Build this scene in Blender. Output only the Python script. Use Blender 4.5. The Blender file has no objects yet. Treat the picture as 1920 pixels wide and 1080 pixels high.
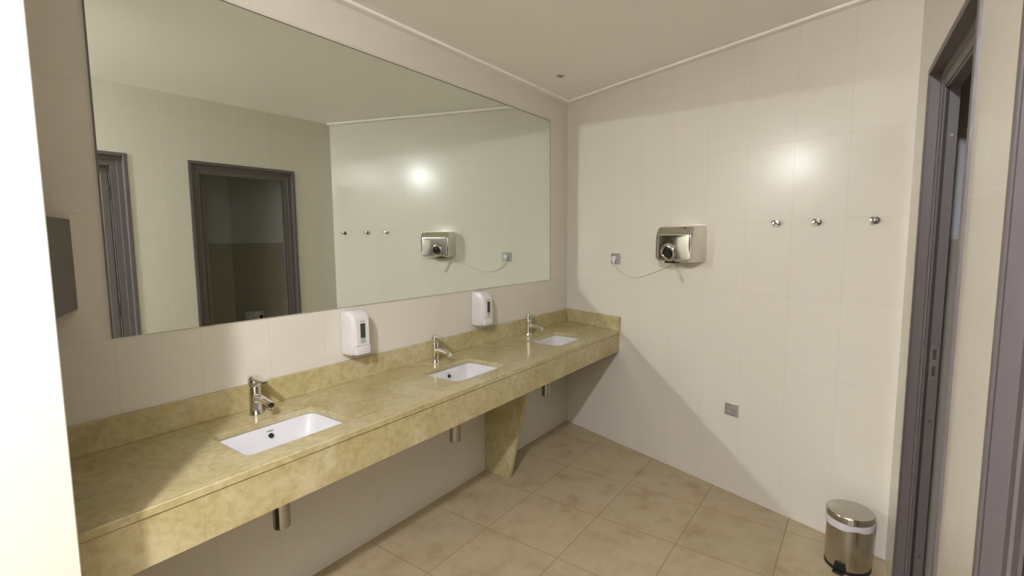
import bpy, bmesh, math, random
from mathutils import Matrix, Vector
random.seed(4)
C = bpy.context.scene.collection
R = math.radians
PI = math.pi

# ------------------------------------------------------------------ measures (metres)
PHI = R(108.6627)                       # far wall leaves the mirror wall at this heading
EF = Vector((math.cos(PHI), -math.sin(PHI), 0))      # along the far wall, away from the mirror wall
NF = Vector((-math.sin(PHI), -math.cos(PHI), 0))     # far wall normal into the room
L_FAR = 2.2247
WA = R(2.0936); TA = math.tan(WA)       # slight skew of the door wall
W = 2.1073
H = 2.577
PIER_Y0, PIER_Y1, PIER_X = -0.725, -0.585, -3.241
NICHE_X = -3.62
BACK_X = -6.2
A_MIRROR = PI
A_FAR = math.atan2(-EF.y, -EF.x)
A_DOOR = WA
DO = Vector((-0.7, -W, 0))              # door wall frame origin

def dwp(u, v=0, z=0):                   # u metres along the door wall from x=-0.7, v out into the room
    return Vector((DO.x + math.cos(WA)*u - math.sin(WA)*v, DO.y + math.sin(WA)*u + math.cos(WA)*v, z))
def farp(s, d=0, z=0):
    p = EF*s + NF*d
    return Vector((p.x, p.y, z))

# ------------------------------------------------------------------ mesh helpers
def newbm(): return bmesh.new()
def add_box(bm, lo, hi, bev=0.0, seg=3):
    lo = Vector(lo); hi = Vector(hi)
    r = bmesh.ops.create_cube(bm, size=1.0)
    vs = r['verts']
    bmesh.ops.scale(bm, vec=hi-lo, verts=vs)
    bmesh.ops.translate(bm, vec=(lo+hi)/2, verts=vs)
    if bev > 0:
        es = list({e for v in vs for e in v.link_edges})
        bmesh.ops.bevel(bm, geom=es, offset=bev, segments=seg, profile=0.5, affect='EDGES', clamp_overlap=True)
def add_prism(bm, pts, z0, z1, axis='z', bev=0.0, seg=2):
    """closed outline extruded along an axis: pts in (x,y) for z, (y,z) for x, (x,z) for y"""
    def mk(a, b, c):
        return {'z': (a, b, c), 'x': (c, a, b), 'y': (a, c, b)}[axis]
    b0 = [bm.verts.new(mk(a, b, z0)) for a, b in pts]
    b1 = [bm.verts.new(mk(a, b, z1)) for a, b in pts]
    n = len(pts)
    fs = [bm.faces.new(b0[::-1]), bm.faces.new(b1)]
    for i in range(n):
        fs.append(bm.faces.new((b0[i], b0[(i+1) % n], b1[(i+1) % n], b1[i])))
    if bev > 0:
        es = list({e for f in fs for e in f.edges})
        bmesh.ops.bevel(bm, geom=es, offset=bev, segments=seg, profile=0.5, affect='EDGES', clamp_overlap=True)
def add_lathe(bm, prof, n=32, mat=None, sx=1.0, sy=1.0):
    """prof: (r,z) from bottom to top, axis z; r=0 ends close with a point"""
    rings = []
    for r, z in prof:
        if r < 1e-6:
            rings.append([bm.verts.new((0, 0, z))])
        else:
            rings.append([bm.verts.new((sx*r*math.cos(2*PI*i/n), sy*r*math.sin(2*PI*i/n), z)) for i in range(n)])
    for a, b in zip(rings, rings[1:]):
        for i in range(n):
            j = (i+1) % n
            if len(a) == 1 and len(b) == 1: continue
            if len(a) == 1: bm.faces.new((a[0], b[j], b[i]))
            elif len(b) == 1: bm.faces.new((a[i], a[j], b[0]))
            else: bm.faces.new((a[i], a[j], b[j], b[i]))
    if mat is not None:
        vs = [v for r in rings for v in r]
        bmesh.ops.transform(bm, matrix=mat, verts=vs)
def axis_mat(p, d):
    d = Vector(d).normalized()
    return Matrix.Translation(Vector(p)) @ d.to_track_quat('Z', 'Y').to_matrix().to_4x4()
def add_cyl(bm, p, q, r, r2=None, n=24, bev=0.0):
    p = Vector(p); q = Vector(q); l = (q-p).length
    r2 = r if r2 is None else r2
    if bev > 0:
        prof = [(0, 0), (r-bev, 0), (r-bev*.3, bev*.3), (r, bev), (r2, l-bev), (r2-bev*.3, l-bev*.3), (r2-bev, l), (0, l)]
    else:
        prof = [(0, 0), (r, 0), (r2, l), (0, l)]
    add_lathe(bm, prof, n, axis_mat(p, q-p))
def add_tube(bm, pts, r, n=12):
    pts = [Vector(p) for p in pts]
    rings = []
    up = Vector((0.123, 0.31, 0.94))
    for i, p in enumerate(pts):
        d = (pts[min(i+1, len(pts)-1)] - pts[max(i-1, 0)]).normalized()
        a = d.cross(up).normalized(); b = d.cross(a)
        rings.append([bm.verts.new(p + r*(a*math.cos(2*PI*k/n) + b*math.sin(2*PI*k/n))) for k in range(n)])
    for a, b in zip(rings, rings[1:]):
        for i in range(n):
            j = (i+1) % n
            bm.faces.new((a[i], a[j], b[j], b[i]))
    bm.faces.new(rings[0][::-1]); bm.faces.new(rings[-1])
def catmull(pts, k=8):
    pts = [Vector(p) for p in pts]; out = []
    P = [pts[0]*2-pts[1]] + pts + [pts[-1]*2-pts[-2]]
    for i in range(1, len(P)-2):
        for j in range(k):
            t = j/k
            a, b, c, d = P[i-1], P[i], P[i+1], P[i+2]
            out.append(0.5*((2*b) + (c-a)*t + (2*a-5*b+4*c-d)*t*t + (3*b-a-3*c+d)*t**3))
    out.append(pts[-1]); return out
def rrect(x0, x1, y0, y1, r, k=6):
    out = []
    for cx, cy, a in ((x1-r, y0+r, -90), (x1-r, y1-r, 0), (x0+r, y1-r, 90), (x0+r, y0+r, 180)):
        for i in range(k+1):
            t = R(a + 90*i/k); out.append((cx + r*math.cos(t), cy + r*math.sin(t)))
    return out
def loft(bm, loops, cap0=True, cap1=True, flip=False):
    rings = [[bm.verts.new(p) for p in l] for l in loops]
    n = len(rings[0])
    for a, b in zip(rings, rings[1:]):
        for i in range(n):
            j = (i+1) % n
            q = (a[i], a[j], b[j], b[i])
            bm.faces.new(q[::-1] if flip else q)
    if cap0: bm.faces.new(rings[0] if flip else rings[0][::-1])
    if cap1: bm.faces.new(rings[-1][::-1] if flip else rings[-1])
def obj(name, bm, mat, parent=None, loc=None, rz=0.0, smooth=30, fix=True):
    if fix: bmesh.ops.recalc_face_normals(bm, faces=bm.faces)
    me = bpy.data.meshes.new(name); bm.to_mesh(me); bm.free()
    me.materials.append(mat)
    if smooth:
        for p in me.polygons: p.use_smooth = True
        me.set_sharp_from_angle(angle=R(smooth))
    o = bpy.data.objects.new(name, me); C.objects.link(o)
    if parent is not None: o.parent = parent
    if loc is not None: o.location = loc
    o.rotation_euler = (0, 0, rz)
    return o
def tag(o, label, cat, group=None, kind=None):
    o['label'] = label; o['category'] = cat
    if group: o['group'] = group
    if kind: o['kind'] = kind
    return o
def thing(name, label, cat, loc=(0, 0, 0), rz=0.0, group=None, kind=None):
    o = bpy.data.objects.new(name, None); C.objects.link(o)
    o.empty_display_size = .05
    o.location = loc; o.rotation_euler = (0, 0, rz)
    return tag(o, label, cat, group, kind)
def copy_tree(o, parent=None):
    c = o.copy(); C.objects.link(c)
    if parent is not None: c.parent = parent
    for ch in list(o.children): copy_tree(ch, c)
    return c
def dup(o, loc, rz, label):
    c = copy_tree(o); c.location = loc; c.rotation_euler = (0, 0, rz); c['label'] = label
    return c

# ------------------------------------------------------------------ materials
def mat(name, col, rough=.5, metal=0.0, spec=.5, coat=0.0):
    m = bpy.data.materials.new(name); m.use_nodes = True
    b = m.node_tree.nodes['Principled BSDF']
    b.inputs['Base Color'].default_value = (*col, 1)
    b.inputs['Roughness'].default_value = rough
    b.inputs['Metallic'].default_value = metal
    b.inputs['Specular IOR Level'].default_value = spec
    b.inputs['Coat Weight'].default_value = coat
    return m
def nd(m, t, **kw):
    n = m.node_tree.nodes.new(t)
    for k, v in kw.items(): setattr(n, k, v)
    return n
def lk(m, a, b): m.node_tree.links.new(a, b)
def swz(m, plane):
    """object coordinates, with the wall's (x,z) brought to (x,y) when plane == 'xz'"""
    tc = nd(m, 'ShaderNodeTexCoord')
    if plane == 'xy': return tc.outputs['Object']
    sp = nd(m, 'ShaderNodeSeparateXYZ'); cb = nd(m, 'ShaderNodeCombineXYZ')
    lk(m, tc.outputs['Object'], sp.inputs[0])
    lk(m, sp.outputs['X'], cb.inputs['X']); lk(m, sp.outputs['Z'], cb.inputs['Y'])
    return cb.outputs[0]
def tile_mat(name, c1, c2, grout, w, h, ox, oy, plane, rough, gap=.0016, noise=(3, .06), bump=.06, mottled=None, rib=True):
    m = mat(name, c1, rough, 0.0, .24)
    b = m.node_tree.nodes['Principled BSDF']
    co = swz(m, plane)
    mp = nd(m, 'ShaderNodeMapping'); mp.inputs['Location'].default_value = (ox, oy, 0)
    lk(m, co, mp.inputs['Vector'])
    br = nd(m, 'ShaderNodeTexBrick'); br.offset = 0.0; br.squash = 1.0
    br.inputs['Scale'].default_value = 1.0
    br.inputs['Brick Width'].default_value = w; br.inputs['Row Height'].default_value = h
    br.inputs['Mortar Size'].default_value = gap; br.inputs['Mortar Smooth'].default_value = .25
    br.inputs['Color1'].default_value = (*c1, 1); br.inputs['Color2'].default_value = (*c2, 1)
    br.inputs['Mortar'].default_value = (*grout, 1); br.inputs['Bias'].default_value = 0
    lk(m, mp.outputs[0], br.inputs['Vector'])
    col = br.outputs['Color']
    ns = nd(m, 'ShaderNodeTexNoise'); ns.inputs['Scale'].default_value = noise[0]; ns.inputs['Detail'].default_value = 6
    ns.inputs['Roughness'].default_value = .62
    lk(m, co, ns.inputs['Vector'])
    if mottled:
        rp = nd(m, 'ShaderNodeValToRGB')
        rp.color_ramp.elements[0].position = .30; rp.color_ramp.elements[1].position = .72
        rp.color_ramp.elements[0].color = (*mottled[0], 1); rp.color_ramp.elements[1].color = (*mottled[-1], 1)
        for k, cc in enumerate(mottled[1:-1]):
            e = rp.color_ramp.elements.new(.30 + .42*(k+1)/(len(mottled)-1)); e.color = (*cc, 1)
        lk(m, ns.outputs['Fac'], rp.inputs['Fac'])
        mx = nd(m, 'ShaderNodeMix', data_type='RGBA', blend_type='MULTIPLY'); mx.inputs['Factor'].default_value = 1
        lk(m, col, mx.inputs['A']); lk(m, rp.outputs['Color'], mx.inputs['B'])
        col = mx.outputs['Result']
    lk(m, col, b.inputs['Base Color'])
    # height: grout groove and a woven micro relief
    mr = nd(m, 'ShaderNodeMath', operation='MULTIPLY'); mr.inputs[1].default_value = -1.0
    lk(m, br.outputs['Fac'], mr.inputs[0])
    bp = nd(m, 'ShaderNodeBump'); bp.inputs['Strength'].default_value = .35; bp.inputs['Distance'].default_value = .0006
    lk(m, mr.outputs[0], bp.inputs['Height'])
    n2 = nd(m, 'ShaderNodeTexNoise'); n2.inputs['Scale'].default_value = 220 if rib else 60; n2.inputs['Detail'].default_value = 3
    m2 = nd(m, 'ShaderNodeMapping'); m2.inputs['Scale'].default_value = (1, .15, 1) if rib else (1, .35, 1)
    lk(m, co, m2.inputs['Vector']); lk(m, m2.outputs[0], n2.inputs['Vector'])
    b2 = nd(m, 'ShaderNodeBump'); b2.inputs['Strength'].default_value = bump; b2.inputs['Distance'].default_value = .001
    lk(m, n2.outputs['Fac'], b2.inputs['Height']); lk(m, bp.outputs[0], b2.inputs['Normal'])
    lk(m, b2.outputs[0], b.inputs['Normal'])
    return m

WT = (.630, .598, .532)
WT2 = (.626, .594, .527)
GR = (.575, .542, .475)
GR_L = (.70, .67, .60)
wall_kw = dict(w=.2525, h=.4, plane='xz', rough=.2)
# x offset chosen so that joints fall on the joints seen in the photograph
m_tile_mirror = tile_mat('cream_wall_tile_mirror_wall', WT, WT2, GR, ox=.2525*7-1.705+.2525*20, oy=.4*5, **{**wall_kw})
m_tile_far = tile_mat('cream_wall_tile_far_wall', WT, WT2, GR, w=.2475, h=.4, plane='xz', rough=.2, ox=.2475*40, oy=.4*5)
m_tile_door = tile_mat('cream_wall_tile_door_wall', WT, WT2, GR_L, ox=(.60+.2525*20), oy=.4*5, **wall_kw)
m_tile_pier = tile_mat('cream_wall_tile_pier', WT, WT2, GR, ox=.2525*40+3.241-.2525*12, oy=.4*5, **wall_kw)
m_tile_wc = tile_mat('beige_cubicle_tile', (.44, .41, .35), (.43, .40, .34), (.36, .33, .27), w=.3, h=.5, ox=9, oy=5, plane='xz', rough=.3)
m_floor = tile_mat('stone_look_floor_tile', (.46, .385, .26), (.435, .365, .245), (.31, .225, .125), w=.43, h=.4265, ox=.43*30+1.585, oy=.4265*30+.417,
                   plane='xy', rough=.42, gap=.0028, noise=(5.5, 0), bump=.25, rib=False,
                   mottled=((.76, .69, .57), (.92, .90, .86), (1.0, .99, .97), (.86, .82, .72)))
m_ceil = mat('white_ceiling_paint', (.92, .91, .91), .9)
m_trim = mat('white_gypsum_moulding', (.88, .86, .83), .6)
m_paint = mat('pale_grey_wall_paint', (.64, .63, .66), .8)
m_frame = mat('mauve_grey_door_frame_paint', (.122, .104, .107), .42)
m_leaf = mat('mauve_grey_door_leaf_paint', (.130, .115, .112), .4)
m_gasket = mat('black_rubber_seal', (.02, .02, .02), .6)
m_chrome = mat('chrome', (.80, .79, .77), .07, 1)
m_steel = mat('brushed_stainless_steel', (.50, .47, .42), .2, 1)
m_polish = mat('polished_stainless_steel', (.68, .66, .62), .09, 1)
m_dark_reflect = mat('steel_with_dark_reflection_colour', (.05, .042, .036), .28, .3)  # stainless steel; the dark doorway it reflects is put into the base colour
m_ceramic = mat('white_sanitary_ceramic', (.62, .615, .645), .14, 0, .5, .1)
m_plastic = mat('white_glossy_plastic', (.66, .645, .65), .25)
m_plastic_edge = mat('pale_grey_plastic', (.42, .43, .41), .35)
m_black = mat('black_plastic', (.012, .012, .012), .4)
m_hole = mat('black_void', (.006, .006, .006), .8)
m_window = mat('dark_level_window', (.035, .042, .038), .12)
m_soap = mat('grey_soap_level', (.36, .40, .38), .2)
m_ink = mat('grey_printed_ink', (.16, .16, .17), .5)
m_slot = mat('dark_latch_recess', (.045, .04, .04), .5)
m_faint = mat('faint_grey_print', (.50, .50, .51), .4)
m_edge = mat('dark_mirror_edge', (.16, .135, .14), .4)
m_cable = mat('cream_cable_sheath', (.60, .56, .46), .5)
m_socket = mat('satin_nickel_plate', (.50, .49, .47), .35, .7)
m_socket_in = mat('grey_socket_insert', (.30, .30, .30), .4)
m_liner = mat('white_bin_liner', (.62, .60, .63), .5)
m_paper = mat('white_paper_towel', (.70, .67, .63), .9)
m_sensor = mat('grey_sensor_plastic', (.40, .36, .30), .6)
m_mark = mat('pale_enamel_mark', (.72, .72, .72), .4)
m_screw = mat('bright_screw_head', (.75, .75, .75), .2, 1)

m_hook = mat('aged_chrome', (.42, .41, .39), .16, 1)
# brushed relief on the bin
def brushed(m, sc=(300, 300, 3), st=.05):
    b = m.node_tree.nodes['Principled BSDF']
    tc = nd(m, 'ShaderNodeTexCoord'); mp = nd(m, 'ShaderNodeMapping'); mp.inputs['Scale'].default_value = sc
    n = nd(m, 'ShaderNodeTexNoise'); n.inputs['Scale'].default_value = 1; n.inputs['Detail'].default_value = 2
    lk(m, tc.outputs['Object'], mp.inputs['Vector']); lk(m, mp.outputs[0], n.inputs['Vector'])
    bp = nd(m, 'ShaderNodeBump'); bp.inputs['Strength'].default_value = st; bp.inputs['Distance'].default_value = .001
    lk(m, n.outputs['Fac'], bp.inputs['Height']); lk(m, bp.outputs[0], b.inputs['Normal'])
brushed(m_steel)

def marble(name):
    m = mat(name, (.5, .4, .25), .19)
    b = m.node_tree.nodes['Principled BSDF']
    tc = nd(m, 'ShaderNodeTexCoord')
    n1 = nd(m, 'ShaderNodeTexNoise'); n1.inputs['Scale'].default_value = 4.2; n1.inputs['Detail'].default_value = 9
    n1.inputs['Roughness'].default_value = .66; n1.inputs['Distortion'].default_value = .9
    lk(m, tc.outputs['Object'], n1.inputs['Vector'])
    rp = nd(m, 'ShaderNodeValToRGB'); e = rp.color_ramp.elements
    e[0].position = .28; e[0].color = (.365, .290, .122, 1)
    e[1].position = .74; e[1].color = (.54, .485, .335, 1)
    k = e.new(.44); k.color = (.425, .362, .185, 1)
    k = e.new(.56); k.color = (.47, .408, .238, 1)
    lk(m, n1.outputs['Fac'], rp.inputs['Fac'])
    # small darker specks and warm blotches
    n2 = nd(m, 'ShaderNodeTexNoise'); n2.inputs['Scale'].default_value = 48; n2.inputs['Detail'].default_value = 4
    lk(m, tc.outputs['Object'], n2.inputs['Vector'])
    r2 = nd(m, 'ShaderNodeValToRGB'); r2.color_ramp.elements[0].position = .34; r2.color_ramp.elements[0].color = (.80, .78, .72, 1)
    r2.color_ramp.elements[1].position = .56; r2.color_ramp.elements[1].color = (1, 1, 1, 1)
    lk(m, n2.outputs['Fac'], r2.inputs['Fac'])
    mx = nd(m, 'ShaderNodeMix', data_type='RGBA', blend_type='MULTIPLY'); mx.inputs['Factor'].default_value = .7
    lk(m, rp.outputs[0], mx.inputs['A']); lk(m, r2.outputs[0], mx.inputs['B'])
    # thin pale veins
    mv = nd(m, 'ShaderNodeMapping'); mv.inputs['Rotation'].default_value = (.3, .2, .7); mv.inputs['Scale'].default_value = (1, 2.2, 1)
    lk(m, tc.outputs['Object'], mv.inputs['Vector'])
    n3 = nd(m, 'ShaderNodeTexNoise'); n3.inputs['Scale'].default_value = 2.4; n3.inputs['Detail'].default_value = 5; n3.inputs['Distortion'].default_value = 1.4
    lk(m, mv.outputs[0], n3.inputs['Vector'])
    r3 = nd(m, 'ShaderNodeValToRGB'); q = r3.color_ramp.elements
    q[0].position = .488; q[0].color = (0, 0, 0, 1); q[1].position = .512; q[1].color = (0, 0, 0, 1)
    k = q.new(.50); k.color = (.2, .2, .2, 1)
    lk(m, n3.outputs['Fac'], r3.inputs['Fac'])
    m3 = nd(m, 'ShaderNodeMix', data_type='RGBA'); lk(m, r3.outputs[0], m3.inputs['Factor'])
    lk(m, mx.outputs['Result'], m3.inputs['A']); m3.inputs['B'].default_value = (.56, .49, .345, 1)
    lk(m, m3.outputs['Result'], b.inputs['Base Color'])
    return m
m_marble = marble('polished_beige_marble')

def mirror_material():
    m = mat('silvered_mirror_glass', (.835, .895, .85), 0.0, 1)
    return m
m_mirror = mirror_material()

# ------------------------------------------------------------------ the room
def struct(o, label=None, cat=None):
    o['kind'] = 'structure'
    if label: o['label'] = label
    if cat: o['category'] = cat
    return o
bm = newbm()
add_box(bm, (BACK_X-.1, -3.75, -.06), (.1, .1, 0))
struct(obj('floor', bm, m_floor, smooth=0), 'beige stone-look tiled floor', 'floor')
bm = newbm()
add_box(bm, (BACK_X-.1, -3.75, H), (.1, .1, H+.06))
struct(obj('ceiling', bm, m_ceil, smooth=0), 'plain off-white painted ceiling', 'ceiling')
# mirror wall: local x runs along the wall, +y into the room (rotated half a turn)
bm = newbm(); add_box(bm, (-.05, -.08, 0), (-NICHE_X, 0, H))
struct(obj('wall_left', bm, m_tile_mirror, None, (0, 0, 0), A_MIRROR, smooth=0), 'cream tiled wall carrying the long mirror and the marble counter', 'wall')
# far wall, slanting; the cubicle wall behind the door wall carries it on
bm = newbm(); add_box(bm, (-L_FAR-.02, -.08, 0), (.03, 0, H))
struct(obj('wall_far', bm, m_tile_far, None, (0, 0, 0), A_FAR, smooth=0), 'slanting cream tiled wall with the hand dryer and hooks', 'wall')
# door wall with two openings (local u,v)
UA, UB = -.3735, -1.192        # outer frame edges, far door  (x=-1.0739 / -1.8915)
UD, UE = -1.557, -2.375        # near door
DH = 2.1152
TW = .07
bm = newbm()
for u0, u1, z0, z1 in ((-5.0, UE, 0, H), (UE, UD, DH, H), (UD, UB, 0, H), (UB, UA, DH, H), (UA, -.005, 0, H)):
    add_box(bm, (u0, -TW, z0), (u1, 0, z1))
bmesh.ops.remove_doubles(bm, verts=bm.verts, dist=1e-5)
struct(obj('wall_right', bm, m_tile_door, None, DO, A_DOOR, smooth=0), 'cream tiled wall holding the two toilet cubicle doorways', 'wall')
# pier beside the counter niche
bm = newbm(); add_box(bm, (BACK_X, PIER_Y0, 0), (PIER_X, PIER_Y1, H), .002, 1)
struct(obj('wall_near', bm, m_tile_pier, smooth=0), 'brightly lit cream tiled wall end beside the camera', 'wall')
bm = newbm(); add_box(bm, (NICHE_X-.08, PIER_Y1-.005, 0), (NICHE_X, 0.02, H))
struct(obj('wall_niche', bm, m_tile_pier, smooth=0), 'tiled side wall closing the counter niche', 'wall')
bm = newbm(); add_box(bm, (BACK_X-.08, -2.5, 0), (BACK_X, PIER_Y0+.1, H))
struct(obj('wall_back', bm, m_tile_pier, smooth=0), 'tiled wall closing the entrance corridor', 'wall')

# dark door added out of view behind the camera to cut bounced light
t = thing('added_dark_door', 'unseen dark grey door added behind the camera to cut bounced light', 'door', (BACK_X, -1.5, 0), 0, None, 'structure')
bm = newbm(); add_box(bm, (.001, -.62, .01), (.045, .62, 2.2), .003, 1); dl = obj('door_leaf', bm, m_leaf, t, smooth=0)
for y0, y1, z0, z1 in ((-.70, -.625, 0, 2.28), (.625, .70, 0, 2.28), (-.625, .625, 2.205, 2.28)):
    bm = newbm(); add_box(bm, (.001, y0, z0), (.06, y1, z1), .003, 1); obj('frame_member', bm, m_frame, t, smooth=0)
bm = newbm(); add_cyl(bm, (.045, -.52, 1.03), (.095, -.52, 1.03), .010, n=16); add_tube(bm, [(.095, -.52, 1.03), (.095, -.46, 1.03), (.095, -.40, 1.03)], .010); obj('door_handle', bm, m_steel, dl)

# cubicles behind the door wall: tiled to 1.5 m, painted above
CB = -1.15
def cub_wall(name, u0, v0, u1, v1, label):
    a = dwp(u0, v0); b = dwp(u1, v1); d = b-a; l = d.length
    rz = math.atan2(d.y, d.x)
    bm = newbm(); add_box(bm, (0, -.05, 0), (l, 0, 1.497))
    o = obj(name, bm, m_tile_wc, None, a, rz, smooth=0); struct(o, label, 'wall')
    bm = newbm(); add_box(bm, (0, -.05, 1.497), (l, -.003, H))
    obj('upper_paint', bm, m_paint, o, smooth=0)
def loc_uv(p):
    d = p - DO; return (d.x*math.cos(WA) + d.y*math.sin(WA), -d.x*math.sin(WA) + d.y*math.cos(WA))
f0 = loc_uv(farp(L_FAR+.02)); f1 = loc_uv(farp(L_FAR+1.25))
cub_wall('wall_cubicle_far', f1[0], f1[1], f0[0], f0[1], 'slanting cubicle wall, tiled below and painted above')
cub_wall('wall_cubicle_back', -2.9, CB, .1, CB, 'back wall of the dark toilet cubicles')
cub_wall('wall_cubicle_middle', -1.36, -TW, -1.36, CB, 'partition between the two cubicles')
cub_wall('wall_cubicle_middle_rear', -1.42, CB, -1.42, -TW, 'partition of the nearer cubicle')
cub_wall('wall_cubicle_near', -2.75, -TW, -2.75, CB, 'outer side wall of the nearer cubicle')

# crown moulding
def crown(name, p0, p1, nrm, label):
    p0 = Vector(p0); p1 = Vector(p1); d = p1-p0; l = d.length; rz = math.atan2(d.y, d.x)
    side = 1 if Vector((-math.sin(rz), math.cos(rz), 0)).dot(Vector(nrm)) > 0 else -1
    prof = [(0, H-.014), (.034, H-.013), (.040, H-.010), (.042, H-.005), (.042, H), (0, H)]
    bm = newbm(); add_prism(bm, [(side*a, b) for a, b in prof], 0, l, 'x')
    struct(obj(name, bm, m_trim, None, (p0.x, p0.y, 0), rz, smooth=0), label, 'trim')
crown('trim_1', (NICHE_X, 0, 0), (0.0, 0, 0), (0, -1, 0), 'white ceiling moulding above the mirror')
crown('trim_2', farp(0.0), farp(L_FAR-.0), NF, 'white ceiling moulding above the hand dryer wall')

# ------------------------------------------------------------------ doors
def door(name, ua, ub, hinge_far, label):
    """ua = far edge, ub = near edge of the frame (ua > ub). Origin at the far foot."""
    d = thing(name, label, 'door', dwp(ua), A_DOOR, None, 'structure')
    w = ua-ub
    J = .090                                  # jamb thickness
    # wide stepped frame profile on three sides
    STEP = [(.0, .004), (.022, .004), (.022, -.027), (.050, -.027), (.052, -.032), (.086, -.032), (.086, -.036), (.090, -.040), (.090, -TW-.004), (.0, -TW-.004)]
    for f in (lambda x: -x, lambda x: -w+x):
        bm = newbm(); loft(bm, [[(f(x), y, 0) for x, y in STEP], [(f(x), y, DH-x) for x, y in STEP]]); obj('jamb', bm, m_frame, d, smooth=0)
        bm = newbm(); xa_, xb_ = sorted((f(.0895), f(.0905))); add_box(bm, (xa_-.001, -.0455, 0), (xb_+.001, -.0365, DH-.09)); obj('rubber_seal', bm, m_gasket, d, smooth=0)
    bm = newbm(); loft(bm, [[(-w+x, y, DH-x) for x, y in STEP], [(-x, y, DH-x) for x, y in STEP]]); obj('frame_head', bm, m_frame, d, smooth=0)
    # projecting casing edge round the opening
    for x0, x1 in ((-.022, 0.0), (-w, -w+.022)):
        bm = newbm(); add_box(bm, (x0, 0, 0), (x1, .0075, DH), .0015, 1); obj('casing', bm, m_frame, d, smooth=0)
    bm = newbm(); add_box(bm, (-w+.022, 0, DH-.022), (-.022, .0075, DH), .0015, 1); obj('casing', bm, m_frame, d, smooth=0)
    # leaf, opened into the cubicle
    lw = w-2*J-.004
    hx = -J-.002 if hinge_far else -w+J+.002
    sgn = 1 if hinge_far else -1              # leaf lies just inside the opening at the hinge side
    x0, x1 = (hx-.042, hx-.002) if hinge_far else (hx+.002, hx+.042)
    leaf = None
    bm = newbm(); add_box(bm, (x0, -TW-lw, .012), (x1, -TW-.006, DH-J-.006), .002, 1)
    leaf = obj('door_leaf', bm, m_leaf, d, smooth=0)
    for hz in (.25, 1.05, 1.85):
        bm = newbm(); xh = (x1 if hinge_far else x0)
        add_cyl(bm, (xh, -TW-.001+.004, hz-.045), (xh, -TW-.001+.004, hz+.045), .008, n=14)
        obj('hinge', bm, m_gasket, d)
    # handle on the leaf
    bm = newbm()
    fx = x0 if hinge_far else x1
    dirx = -1 if hinge_far else 1
    yh = -TW-lw+.065
    add_cyl(bm, (fx, yh, 1.03), (fx+dirx*.008, yh, 1.03), .026, n=24)
    add_cyl(bm, (fx, yh, 1.03), (fx+dirx*.05, yh, 1.03), .009, n=16)
    add_tube(bm, [(fx+dirx*.05, yh, 1.03), (fx+dirx*.05, yh+.06, 1.03), (fx+dirx*.05, yh+.12, 1.03)], .009)
    h = obj('door_handle', bm, m_steel, leaf)
    # strike plate on the far or near jamb, opposite the hinges
    sx = -w+J if hinge_far else -J
    s2 = 1 if hinge_far else -1
    off = 0
    bm = newbm()
    xs = sx+off
    xa, xb = sorted((xs, xs+s2*.002))
    add_box(bm, (xa, -.071, .985), (xb, -.046, 1.115), .0006, 1)
    st = obj('strike_plate', bm, m_steel2, d, smooth=0)
    for z0, z1 in ((1.000, 1.038), (1.062, 1.100)):
        bm = newbm(); xa2, xb2 = sorted((xs+s2*.0015, xs+s2*.003))
        add_box(bm, (xa2, -.064, z0), (xb2, -.054, z1)); obj('latch_slot', bm, m_slot, st, smooth=0)
    for sz in (.30, .83, 1.86):
        bm = newbm(); add_cyl(bm, (xs, -.060, sz), (xs+s2*.002, -.060, sz), .0045, n=12); obj('screw', bm, m_screw, d)
    return d
m_steel2 = mat('dull_strike_plate_metal', (.17, .155, .15), .4, .3)
door('door_1', UA, UB, False, 'open grey-framed cubicle doorway nearest the pedal bin, reflected whole in the mirror')
door('door_2', UD, UE, True, 'open grey-framed cubicle doorway at the right edge of the photo')

# ------------------------------------------------------------------ mirror
bm = newbm()
add_box(bm, (.2773, .001, 1.2017), (2.9718, .007, 2.3866), .0012, 1)
o = obj('wall_mirror', bm, m_mirror, None, (0, 0, 0), A_MIRROR, smooth=0)
for x0, x1, z0, z1 in ((.2755, 2.9736, 2.3866, 2.3894), (.2755, .2773, 1.2017, 2.3894), (2.9718, 2.9745, 1.2017, 2.3894)):
    bm = newbm(); add_box(bm, (x0, .001, z0), (x1, .0078, z1)); obj('mirror_edge', bm, m_edge, o, smooth=0)
tag(o, 'long frameless mirror on the cream tiled wall above the marble counter', 'mirror')

# ------------------------------------------------------------------ marble counter
D = .54; ZT = .85; ZS = .826; ZA = .6965
TX = EF.x/EF.y                              # x shift per metre of y along the far wall
def xfar(y): return TX*y - .0015
XL = NICHE_X + .003
SINKS = (-2.593, -1.630, -.695)
SY0, SY1 = -.447, -.187; SHX = .187
van = thing('vanity_counter', 'long beige marble washroom counter with three sink cut-outs under the mirror', 'counter', (-1.6, -.3, 0))
def vloc(bm):
    bmesh.ops.translate(bm, vec=(1.6, .3, 0), verts=bm.verts)
# top slab: outline with three rounded openings, filled between
bm = newbm()
def ring(pts, z): 
    vs = [bm.verts.new((x, y, z)) for x, y in pts]
    es = [bm.edges.new((vs[i], vs[(i+1) % len(vs)])) for i in range(len(vs))]
    return vs, es
outer = [(XL, -.001), (XL, -D-.004), (xfar(-D-.004), -D-.004), (xfar(-.001), -.001)]
holes = [rrect(sx-SHX, sx+SHX, SY0, SY1, .03) for sx in SINKS]
tops = []; bots = []
for z, store in ((ZT, tops), (ZS, bots)):
    es = []
    for pts in [outer]+holes:
        v, e = ring(pts, z); store.append(v); es += e
    bmesh.ops.triangle_fill(bm, use_beauty=True, use_dissolve=False, edges=es, normal=(0, 0, 1))
for a, b in zip(tops, bots):
    n = len(a)
    for i in range(n):
        bm.faces.new((a[i], a[(i+1) % n], b[(i+1) % n], b[i]))
vloc(bm)
ct = obj('countertop', bm, m_marble, van, smooth=30)
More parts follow.
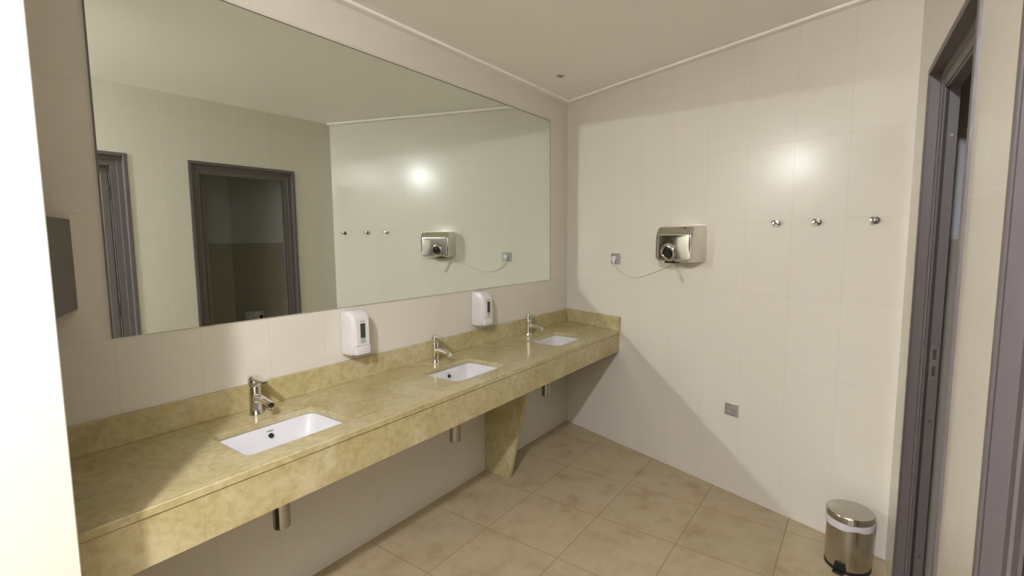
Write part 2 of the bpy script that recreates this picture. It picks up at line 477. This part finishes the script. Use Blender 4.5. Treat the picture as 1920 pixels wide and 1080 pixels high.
bv = ct.modifiers.new('arris', 'BEVEL'); bv.width = .003; bv.segments = 2; bv.limit_method = 'ANGLE'; bv.angle_limit = R(60)
# apron in three lengths with fine joints
XJ = (XL, -2.946, -1.107, None)
for i in range(3):
    x0 = XJ[i] + (.0002 if i else 0); 
    y0, y1 = -D, -D+.02
    bm = newbm()
    if i < 2:
        add_box(bm, (x0, y0, ZA), (XJ[i+1]-.0002, y1, ZS-.0015))
    else:
        add_prism(bm, [(x0, y0), (xfar(y0), y0), (xfar(y1), y1), (x0, y1)], ZA, ZS-.0015, 'z')
    vloc(bm); obj('apron_panel', bm, m_marble, van, smooth=0)
# splashbacks
bm = newbm(); add_prism(bm, [(XL, -.0205), (xfar(-.0205)-.021, -.0205), (xfar(-.001)-.021, -.001), (XL, -.001)], ZT+.0003, .949, 'z', .0012, 1)
vloc(bm); obj('backsplash', bm, m_marble, van, smooth=0)
bm = newbm(); add_prism(bm, [(xfar(-.001)-.0205, -.001), (xfar(-D-.005)-.0205, -D-.005), (xfar(-D-.005), -D-.005), (xfar(-.001), -.001)], ZT+.0003, .949, 'z', .0012, 1)
vloc(bm); obj('side_splash', bm, m_marble, van, smooth=0)
# slanting support slab
bm = newbm(); add_prism(bm, [(-.002, .0), (-.20, .0), (-.375, ZS-.003), (-.002, ZS-.003)], -1.083, -1.058, 'x', .0015, 1)
vloc(bm); obj('support_slab', bm, m_marble, van, smooth=0)

# ------------------------------------------------------------------ sinks
def make_sink():
    t = thing('undermount_sink', '', 'sink', (0, 0, ZS), 0, 'white sinks along the counter')
    bm = newbm()
    cy = (SY0+SY1)/2; hy = (SY1-SY0)/2
    def lp(hx, hyy, r, z, dy=0): return [(x, y+dy, z) for x, y in rrect(-hx, hx, -hyy, hyy, r)]
    e = .004
    inner = [lp(SHX+e, hy+e, .034, -.0005), lp(SHX+e-.004, hy+e-.004, .036, -.008), lp(SHX-.012, hy-.012, .045, -.05), lp(SHX-.030, hy-.028, .055, -.100),
             lp(SHX-.055, hy-.052, .06, -.120), lp(.05, .05, .045, -.128), lp(.022, .022, .02, -.131)]
    outer_ = [lp(SHX+e+.022, hy+e+.022, .05, -.0005), lp(SHX+e+.022, hy+e+.022, .05, -.012), lp(SHX+.004, hy+.004, .05, -.05), lp(SHX-.015, hy-.013, .06, -.108), lp(SHX-.05, hy-.048, .06, -.134), lp(.03, .03, .028, -.142)]
    loft(bm, outer_[::-1] + inner, True, True)
    obj('basin', bm, m_ceramic, t, (0, 0, 0), smooth=40)
    # overflow on the rear wall
    bm = newbm(); add_cyl(bm, (.012, hy-.0105, -.034), (.012, hy-.0175, -.0345), .0085, n=24); obj('overflow_hole', bm, m_hole, t)
    bm = newbm()
    for k, (dx, w_, h_) in enumerate(((-.0085, .004, .004), (-.003, .0035, .003), (.0022, .0035, .003), (.0072, .0035, .003))):
        add_box(bm, (.010+dx-w_/2, hy-.0105, -.0165), (.010+dx+w_/2, hy-.0075, -.0165+h_), 0)
    obj('printed_mark', bm, m_faint, t, smooth=0)
    bm = newbm(); add_lathe(bm, [(0, -.1315), (.0215, -.1315), (.0215, -.1285), (.018, -.127), (.0, -.127)], 28); obj('drain', bm, m_chrome, t)
    return t
sk = make_sink()
cy = (SY0+SY1)/2
labs = ('white rectangular sink nearest the tiled pier, in front of the leftmost tap',
        'middle white rectangular sink, between the two soap dispensers',
        'white rectangular sink farthest away, nearest the hand dryer wall')
for i, sx in enumerate(SINKS):
    if i == 0: sk.location = (sx, cy, ZS-.0005); sk['label'] = labs[0]
    else: dup(sk, (sx, cy, ZS-.0005), 0, labs[i])

# ------------------------------------------------------------------ taps
def make_tap():
    t = thing('basin_mixer_tap', '', 'tap', (0, 0, ZT), 0, 'chrome mixer taps along the counter')
    bm = newbm()
    add_lathe(bm, [(0, 0), (.026, 0), (.026, .003), (.0235, .007), (.0225, .02), (.0215, .07), (.0215, .104), (.0205, .108), (0, .108)], 36)
    obj('body', bm, m_chrome, t, smooth=40)
    # spout: flattened tube leaning out of the body, tip turned down
    bm = newbm()
    loops = []
    for k, (y, z, hw, hh) in enumerate(((-.005, .062, .017, .020), (-.025, .066, .016, .016), (-.055, .066, .0145, .0125), (-.085, .062, .014, .011), (-.108, .057, .0135, .011), (-.116, .055, .012, .009))):
        loops.append([(hw*math.cos(2*PI*i/20), y + .25*hh*math.sin(2*PI*i/20), z + hh*math.sin(2*PI*i/20)) for i in range(20)])
    loft(bm, loops); obj('spout', bm, m_chrome, t, smooth=50)
    bm = newbm(); add_cyl(bm, (0, -.104, .053), (0, -.107, .036), .0125, n=24, bev=.0015); obj('aerator', bm, m_chrome, t)
    # lever head: slanting cap and a flat handle pointing forwards
    bm = newbm()
    add_lathe(bm, [(0, .109), (.0205, .109), (.0225, .113), (.0225, .134), (.0215, .142), (.017, .149), (0, .151)], 36)
    lev = obj('lever', bm, m_chrome, t, smooth=40)
    bm = newbm()
    loops = []
    for y, z, hw, hh in ((-.004, .140, .0175, .008), (-.025, .141, .016, .0065), (-.055, .1385, .013, .0045), (-.078, .136, .011, .0035), (-.082, .1355, .009, .002)):
        loops.append([(x, y, z+zz) for x, zz in rrect(-hw, hw, -hh, hh, min(hw, hh)*.7, 3)])
    loft(bm, loops); obj('lever_handle', bm, m_chrome, lev, smooth=50)
    bm = newbm(); add_cyl(bm, (0, -.0218, .124), (0, -.0231, .124), .0035, n=16); obj('temperature_dot', bm, m_ink, lev)
    return t
tp = make_tap()
labs = ('chrome mixer tap behind the sink nearest the tiled pier', 'chrome mixer tap behind the middle sink', 'chrome mixer tap behind the farthest sink near the corner')
for i, tx in enumerate((-2.575, -1.607, -.695)):
    if i == 0: tp.location = (tx, -.087, ZT+.0006); tp['label'] = labs[0]
    else: dup(tp, (tx, -.087, ZT+.0006), 0, labs[i])

# ------------------------------------------------------------------ bottle traps below
def make_trap():
    t = thing('bottle_trap', '', 'drain trap', (0, 0, 0), 0, 'chrome drain traps under the counter')
    bm = newbm(); add_lathe(bm, [(0, .452), (.024, .452), (.029, .455), (.030, .461), (.030, .572), (.033, .574), (.033, .590), (.030, .594), (.018, .600), (0, .600)], 32)
    obj('trap_cup', bm, m_hook, t, smooth=40)
    bm = newbm(); add_cyl(bm, (0, -.0, .598), (0, -.0, .682), .016, n=20); obj('tailpiece', bm, m_hook, t)
    bm = newbm(); add_tube(bm, [(0, .02, .585), (0, .10, .585), (0, .20, .585), (0, .247, .585)], .016, 16); obj('outlet_pipe', bm, m_hook, t)
    bm = newbm(); add_cyl(bm, (0, .240, .585), (0, .249, .585), .032, n=28, bev=.002); obj('wall_rosette', bm, m_hook, t)
    return t
tr = make_trap()
labs = ('chrome bottle trap hanging below the sink nearest the tiled pier', 'chrome bottle trap below the middle sink, left of the support slab', 'chrome bottle trap below the farthest sink, right of the support slab')
for i, x in enumerate((-2.585, -1.635, -.728)):
    if i == 0: tr.location = (x, -.25, 0); tr['label'] = labs[0]
    else: dup(tr, (x, -.25, 0), 0, labs[i])

# ------------------------------------------------------------------ soap dispensers (local: back at y=0, front towards -y)
def make_soap():
    t = thing('soap_dispenser', '', 'soap dispenser', (0, 0, 0), 0, 'white soap dispensers under the mirror')
    bm = newbm()
    def sec(z, w, d, r): 
        o_ = rrect(-w, w, -d, .0, r, 5)
        return [(x, min(y, -.0005), z) for x, y in o_]
    loops = [sec(0, .043, .072, .012), sec(.003, .047, .080, .014), sec(.012, .050, .090, .016), sec(.05, .0515, .100, .018), sec(.12, .0515, .103, .018), sec(.170, .0505, .099, .018), sec(.193, .048, .088, .018), sec(.204, .043, .070, .018), sec(.209, .034, .045, .016)]
    loft(bm, loops); obj('housing', bm, m_plastic, t, smooth=50)
    bm = newbm(); add_box(bm, (-.036, -.1068, .030), (.036, -.098, .172), .003, 2); fp = obj('front_panel', bm, m_plastic, t, smooth=0)
    bm = newbm(); add_box(bm, (-.0135, -.1078, .083), (.0135, -.106, .150), .0004, 1); obj('level_window', bm, m_window, fp, smooth=0)
    bm = newbm(); add_box(bm, (-.0135, -.1078, .058), (.0135, -.106, .0825), .0004, 1); obj('soap_level', bm, m_soap, fp, smooth=0)
    bm = newbm()
    for k in range(5):
        add_box(bm, (-.0125+k*.0052, -.1072, .1575), (-.0125+k*.0052+.0038, -.1062, .1622))
    obj('brand_mark', bm, m_ink, fp, smooth=0)
    bm = newbm(); add_box(bm, (-.040, -.1085, .006), (.040, -.088, .046), .004, 2); obj('push_bar', bm, m_plastic, t, smooth=30)
    bm = newbm(); add_box(bm, (-.041, -.1078, .0462), (.041, -.094, .0485)); obj('push_bar_gap', bm, m_plastic_edge, t, smooth=0)
    bm = newbm(); add_cyl(bm, (0, -.075, -.008), (0, -.075, .004), .006, .007, n=16); obj('nozzle', bm, m_plastic_edge, t)
    return t
sd = make_soap()
sd.location = (-2.084, 0, .983); sd['label'] = 'white wall soap dispenser nearest the camera, between the first and middle taps'
dup(sd, (-1.157, 0, .984), 0, 'white wall soap dispenser farther away, between the middle and last taps')

# ------------------------------------------------------------------ paper towel dispenser behind the pier
t = thing('paper_towel_dispenser', 'steel paper towel dispenser, coloured dark as a reflection, left of the mirror, half hidden by the pier', 'towel dispenser', (-3.25, 0, 0))
bm = newbm(); add_prism(bm, [(-.20, -.001), (-.085, -.26), (.085, -.26), (.20, -.001)], 1.306, 1.582, 'z', .004, 2)
hs = obj('housing', bm, m_dark_reflect, t, smooth=0)
bm = newbm(); add_cyl(bm, (0, -.2595, 1.545), (0, -.2625, 1.545), .011, n=20); obj('lock', bm, m_steel, hs)
bm = newbm()
pts = [(-.085, -.12), (.085, -.12)]
loops = []
for k, (y, z) in enumerate(((-.150, 1.312), (-.150, 1.28), (-.154, 1.25), (-.166, 1.226))):
    loops.append([(-.08, y, z), (.115-.012*k, y, z), (.115-.012*k, y+.0012, z), (-.08, y+.0012, z)])
loft(bm, loops); obj('paper_towel', bm, m_paper, t, smooth=0)

# ------------------------------------------------------------------ far-wall fittings. Local frame: x towards the mirror wall, +y into the room
def fthing(name, label, cat, s, z=0, group=None):
    return thing(name, label, cat, farp(s, 0, z), A_FAR, group)
# hand dryer: local x from -.133 (right in the photo) to +.133
t = fthing('hand_dryer', 'polished steel hand dryer with round nozzle on the slanting tiled wall', 'hand dryer', 1.118, 1.362)
bm = newbm()
def dsec(d, hx, z0, z1, r): return [(x, d, z) for x, z in rrect(-hx, hx, z0, z1, r, 5)]
loops = [dsec(.002, .131, .002, .222, .018), dsec(.10, .131, .004, .222, .022), dsec(.128, .130, .006, .216, .024), dsec(.140, .128, .009, .200, .024), dsec(.150, .124, .012, .182, .024), dsec(.1535, .119, .016, .172, .022), dsec(.1545, .110, .022, .165, .02)]
loft(bm, loops); cv = obj('cover', bm, m_polish, t, smooth=24)
bm = newbm()
add_lathe(bm, [(.058, .0), (.056, .010), (.051, .019), (.045, .023), (.038, .0235), (.032, .018), (.027, .006), (.0, .004)], 36, axis_mat((.026, .146, .064), (0, 1, -.22)))
nz = obj('nozzle', bm, m_polish, t, smooth=40)
bm = newbm(); add_cyl(bm, (.026, .1665, .0595), (.026, .1525, .0625), .0235, n=28); obj('nozzle_opening', bm, m_hole, nz)
bm = newbm(); add_cyl(bm, (-.070, .131, .2075), (-.070, .136, .2085), .006, n=16); obj('indicator_window', bm, m_black, t)
bm = newbm(); add_box(bm, (.005, .06, -.004), (.075, .13, .006), .003, 1); obj('air_inlet', bm, m_black, t, smooth=0)
bm = newbm(); add_tube(bm, catmull([(.088, .010, .004), (.083, .012, -.030), (.060, .012, -.075), (.033, .010, -.122), (.022, .011, -.128), (.021, .012, -.112), (.036, .013, -.098), (.066, .013, -.040), (.086, .011, .003)], 8), .0026, 8)
obj('loose_wire', bm, m_cable, t)

# sockets
def make_socket(nm, label, s, z):
    t = fthing(nm, label, 'socket', s, z, 'metal wall sockets on the slanting wall')
    bm = newbm(); add_box(bm, (-.041, .0005, -.038), (.041, .010, .038), .003, 2); obj('cover_plate', bm, m_socket, t, smooth=0)
    bm = newbm(); add_lathe(bm, [(.023, .0), (.023, .0025), (.0205, .0025), (.0195, -.004), (0, -.004)], 32, axis_mat((0, .0095, 0), (0, 1, 0)))
    ins = obj('socket_insert', bm, m_socket_in, t, smooth=40)
    for dx in (-.0095, .0095):
        bm = newbm(); add_cyl(bm, (dx, .0055, 0), (dx, .0062, 0), .003, n=12); obj('pin_hole', bm, m_hole, ins)
    bm = newbm(); add_box(bm, (-.004, .0055, .015), (.004, .0125, .0195)); obj('earth_clip', bm, m_screw, ins, smooth=0)
    bm = newbm(); add_box(bm, (-.004, .0055, -.0195), (.004, .0125, -.015)); obj('earth_clip', bm, m_screw, ins, smooth=0)
    return t
s1 = make_socket('wall_socket', 'metal wall socket with the white dryer plug in it', .527, 1.3678)
s2 = make_socket('wall_socket', 'empty metal wall socket low on the slanting wall', 1.4455, .5075)

# power cord from the high socket to the dryer
S0 = .527
t = fthing('power_cord', 'thin cream power cord sagging from the wall socket to the hand dryer', 'cord', S0, 1.3678)
bm = newbm()
add_lathe(bm, [(0, .0), (.0185, .0), (.0185, .016), (.016, .022), (0, .023)], 28, axis_mat((0, .0125, 0), (0, 1, 0)))
add_box(bm, (-.008, .016, -.030), (.008, .032, -.004), .003, 2)
obj('plug', bm, m_plastic, t, smooth=40)
pth = [(S0-s, d, z-1.3678) for s, d, z in ((.527, .024, 1.340), (.530, .022, 1.322), (.553, .012, 1.292), (.604, .006, 1.258), (.678, .005, 1.243), (.748, .005, 1.248), (.838, .005, 1.276), (.92, .005, 1.306), (.985, .006, 1.334), (1.015, .010, 1.352), (1.026, .014, 1.3605))]
bm = newbm(); add_tube(bm, catmull(pth, 8), .0032, 10); obj('cable', bm, m_cable, t)

# robe hooks
def make_hook():
    t = thing('robe_hook', '', 'hook', (0, 0, 0), 0, 'chrome hooks in a row on the slanting wall')
    bm = newbm(); add_lathe(bm, [(0, 0), (.017, 0), (.017, .003), (.0145, .006), (0, .007)], 28, axis_mat((0, .0005, 0), (0, 1, 0))); obj('rosette', bm, m_hook, t, smooth=40)
    bm = newbm(); add_lathe(bm, [(.0065, 0), (.006, .020), (.0075, .026), (.0115, .030), (.013, .035), (.0115, .040), (0, .042)], 24, axis_mat((0, .006, 0), (0, 1, .12))); obj('peg', bm, m_hook, t, smooth=50)
    return t
hk = make_hook()
labs = ('chrome hook nearest the hand dryer, first of the row of three', 'middle chrome hook of the row of three', 'chrome hook nearest the doorway, last of the row of three')
for i, s in enumerate((1.6607, 1.8597, 2.1034)):
    if i == 0: hk.location = farp(s, 0, 1.5835); hk.rotation_euler = (0, 0, A_FAR); hk['label'] = labs[0]
    else: dup(hk, farp(s, 0, 1.5835), A_FAR, labs[i])

# ------------------------------------------------------------------ pedal bin
BIN = Vector((-.850, -1.964, 0))
bang = math.atan2(-1.9617+1.964, -3.478+.850)            # towards the camera
bin_ = thing('pedal_bin', 'small stainless steel pedal bin with white liner on the floor by the doorway', 'bin', BIN, R(183))
bm = newbm(); add_lathe(bm, [(0, .0), (.090, .0), (.0915, .002), (.0915, .012), (.089, .014), (0, .014)], 48); obj('base_ring', bm, m_black, bin_, smooth=40)
bm = newbm(); add_lathe(bm, [(0, .0145), (.088, .0145), (.0895, .017), (.0905, .20), (.0905, .226), (.0865, .226), (.0860, .03), (0, .03)], 64); obj('body', bm, m_steel, bin_, smooth=40)
bm = newbm()
n = 64; loops = []
for r, z, amp in ((.0930, .204, .004), (.0945, .214, .0015), (.0940, .232, 0), (.0880, .2335, 0), (.0870, .230, 0), (.0908, .210, .001)):
    loops.append([(r*math.cos(2*PI*i/n), r*math.sin(2*PI*i/n), z + amp*math.sin(3*2*PI*i/n+.6)+amp*.5*math.sin(7*2*PI*i/n)) for i in range(n)])
loft(bm, loops, False, False); obj('bin_liner', bm, m_liner, bin_, smooth=60)
bm = newbm(); add_lathe(bm, [(0, .238), (.086, .238), (.0935, .238), (.0945, .241), (.0945, .262), (.0925, .2655), (.088, .2668), (.060, .2695), (0, .271)], 64); lid = obj('lid', bm, m_steel, bin_, smooth=25)
bm = newbm(); add_box(bm, (.092, -.012, .238), (.099, .012, .262), .002, 2); obj('lid_lip', bm, m_chrome, lid, smooth=0)
bm = newbm(); add_box(bm, (-.104, -.022, .215), (-.088, .022, .258), .004, 2); obj('lid_hinge', bm, m_black, bin_, smooth=0)
# pedal, towards the left of the camera's view
pa = R(-20)
pm = Matrix.Rotation(pa, 4, 'Z')
bm = newbm()
add_box(bm, (.078, -.022, .004), (.118, .022, .013), .003, 2)
bmesh.ops.transform(bm, matrix=pm, verts=bm.verts); obj('pedal', bm, m_black, bin_, smooth=0)
bm = newbm()
add_prism(bm, [(-.026, .012), (.026, .012), (.020, .046), (-.020, .046)], .0885, .0912, 'x')
bmesh.ops.transform(bm, matrix=pm, verts=bm.verts); obj('pedal_slot', bm, m_black, bin_, smooth=0)

# ------------------------------------------------------------------ ceiling sensor
t = thing('ceiling_sensor', 'small grey disc fitting on the ceiling near the corner', 'sensor', (-.588, -.278, H))
bm = newbm(); add_lathe(bm, [(0, -.0055), (.018, -.0055), (.024, -.004), (.027, -.0015), (.027, -.0002), (0, -.0002)], 32); cs = obj('cap', bm, m_sensor, t, smooth=40)
bm = newbm(); add_lathe(bm, [(0, -.0068), (.007, -.0068), (.009, -.0053), (0, -.0053)], 20); obj('lens', bm, m_black, cs)

# ------------------------------------------------------------------ toilet roll holder inside the dark cubicle
pz = farp(3.165, 0, .765)
t = thing('toilet_roll_holder', 'white toilet roll holder on the dark cubicle wall, seen in the mirror', 'toilet roll holder', pz, A_FAR)
bm = newbm(); add_box(bm, (-.06, .001, -.05), (.075, .115, .06), .012, 3); obj('holder_case', bm, m_plastic, t, smooth=40)
bm = newbm(); add_cyl(bm, (.075, .06, .005), (.092, .06, .005), .040, n=28, bev=.004); rl = obj('paper_roll', bm, m_paper, t)
bm = newbm(); add_cyl(bm, (.0921, .06, .005), (.0935, .06, .005), .020, n=24); obj('roll_core', bm, m_hole, rl)

# ------------------------------------------------------------------ lamp in the entrance ceiling, behind the camera
LX, LY = -4.22, -1.82
t = thing('ceiling_lamp', 'small round opal ceiling lamp over the entrance behind the camera', 'ceiling lamp', (LX, LY, 0))
bm = newbm(); add_lathe(bm, [(0, H-.012), (.066, H-.012), (.068, H-.009), (.068, H-.0005), (0, H-.0005)], 40); obj('lamp_base', bm, m_trim, t, smooth=40)
m_lamp = bpy.data.materials.new('glowing_opal_diffuser'); m_lamp.use_nodes = True
nt = m_lamp.node_tree; nt.nodes.remove(nt.nodes['Principled BSDF'])
em = nt.nodes.new('ShaderNodeEmission'); em.inputs['Color'].default_value = (.965, .965, 1.0, 1); em.inputs['Strength'].default_value = 2500.0
nt.links.new(em.outputs[0], nt.nodes['Material Output'].inputs['Surface'])
bm = newbm(); add_lathe(bm, [(0, H-.049), (.030, H-.048), (.043, H-.044), (.051, H-.036), (.053, H-.028), (.053, H-.0125), (0, H-.0125)], 28); obj('diffuser', bm, m_lamp, t, smooth=40)
w = bpy.data.worlds.new('World'); bpy.context.scene.world = w
w.use_nodes = True
w.node_tree.nodes['Background'].inputs[0].default_value = (.0, .0, .0, 1)

# ------------------------------------------------------------------ camera
cd = bpy.data.cameras.new('camera'); cam = bpy.data.objects.new('camera', cd); C.objects.link(cam)
cd.sensor_fit = 'HORIZONTAL'; cd.sensor_width = 36.0; cd.lens = 916.9408/1920*36.0
cd.clip_start = .02
M = Matrix(((0.58525, 0.08423, -0.80647, -3.47823), (-0.81081, 0.05087, -0.58309, -1.96166), (-0.00808, 0.99515, 0.09807, 1.50882), (0, 0, 0, 1)))
cam.matrix_world = M
sc = bpy.context.scene
sc.camera = cam
sc.view_settings.view_transform = 'Standard'; sc.view_settings.look = 'None'
sc.view_settings.exposure = 0.0; sc.view_settings.gamma = 1.0; sc.view_settings.use_curve_mapping = False
cy_ = sc.cycles
cy_.use_denoising = True
cy_.max_bounces = 16; cy_.diffuse_bounces = 8; cy_.glossy_bounces = 8
cy_.caustics_reflective = True; cy_.blur_glossy = 0.0
cy_.sample_clamp_indirect = 0.0; cy_.sample_clamp_direct = 0.0
cy_.use_guiding = True; cy_.use_surface_guiding = True; cy_.guiding_training_samples = 48
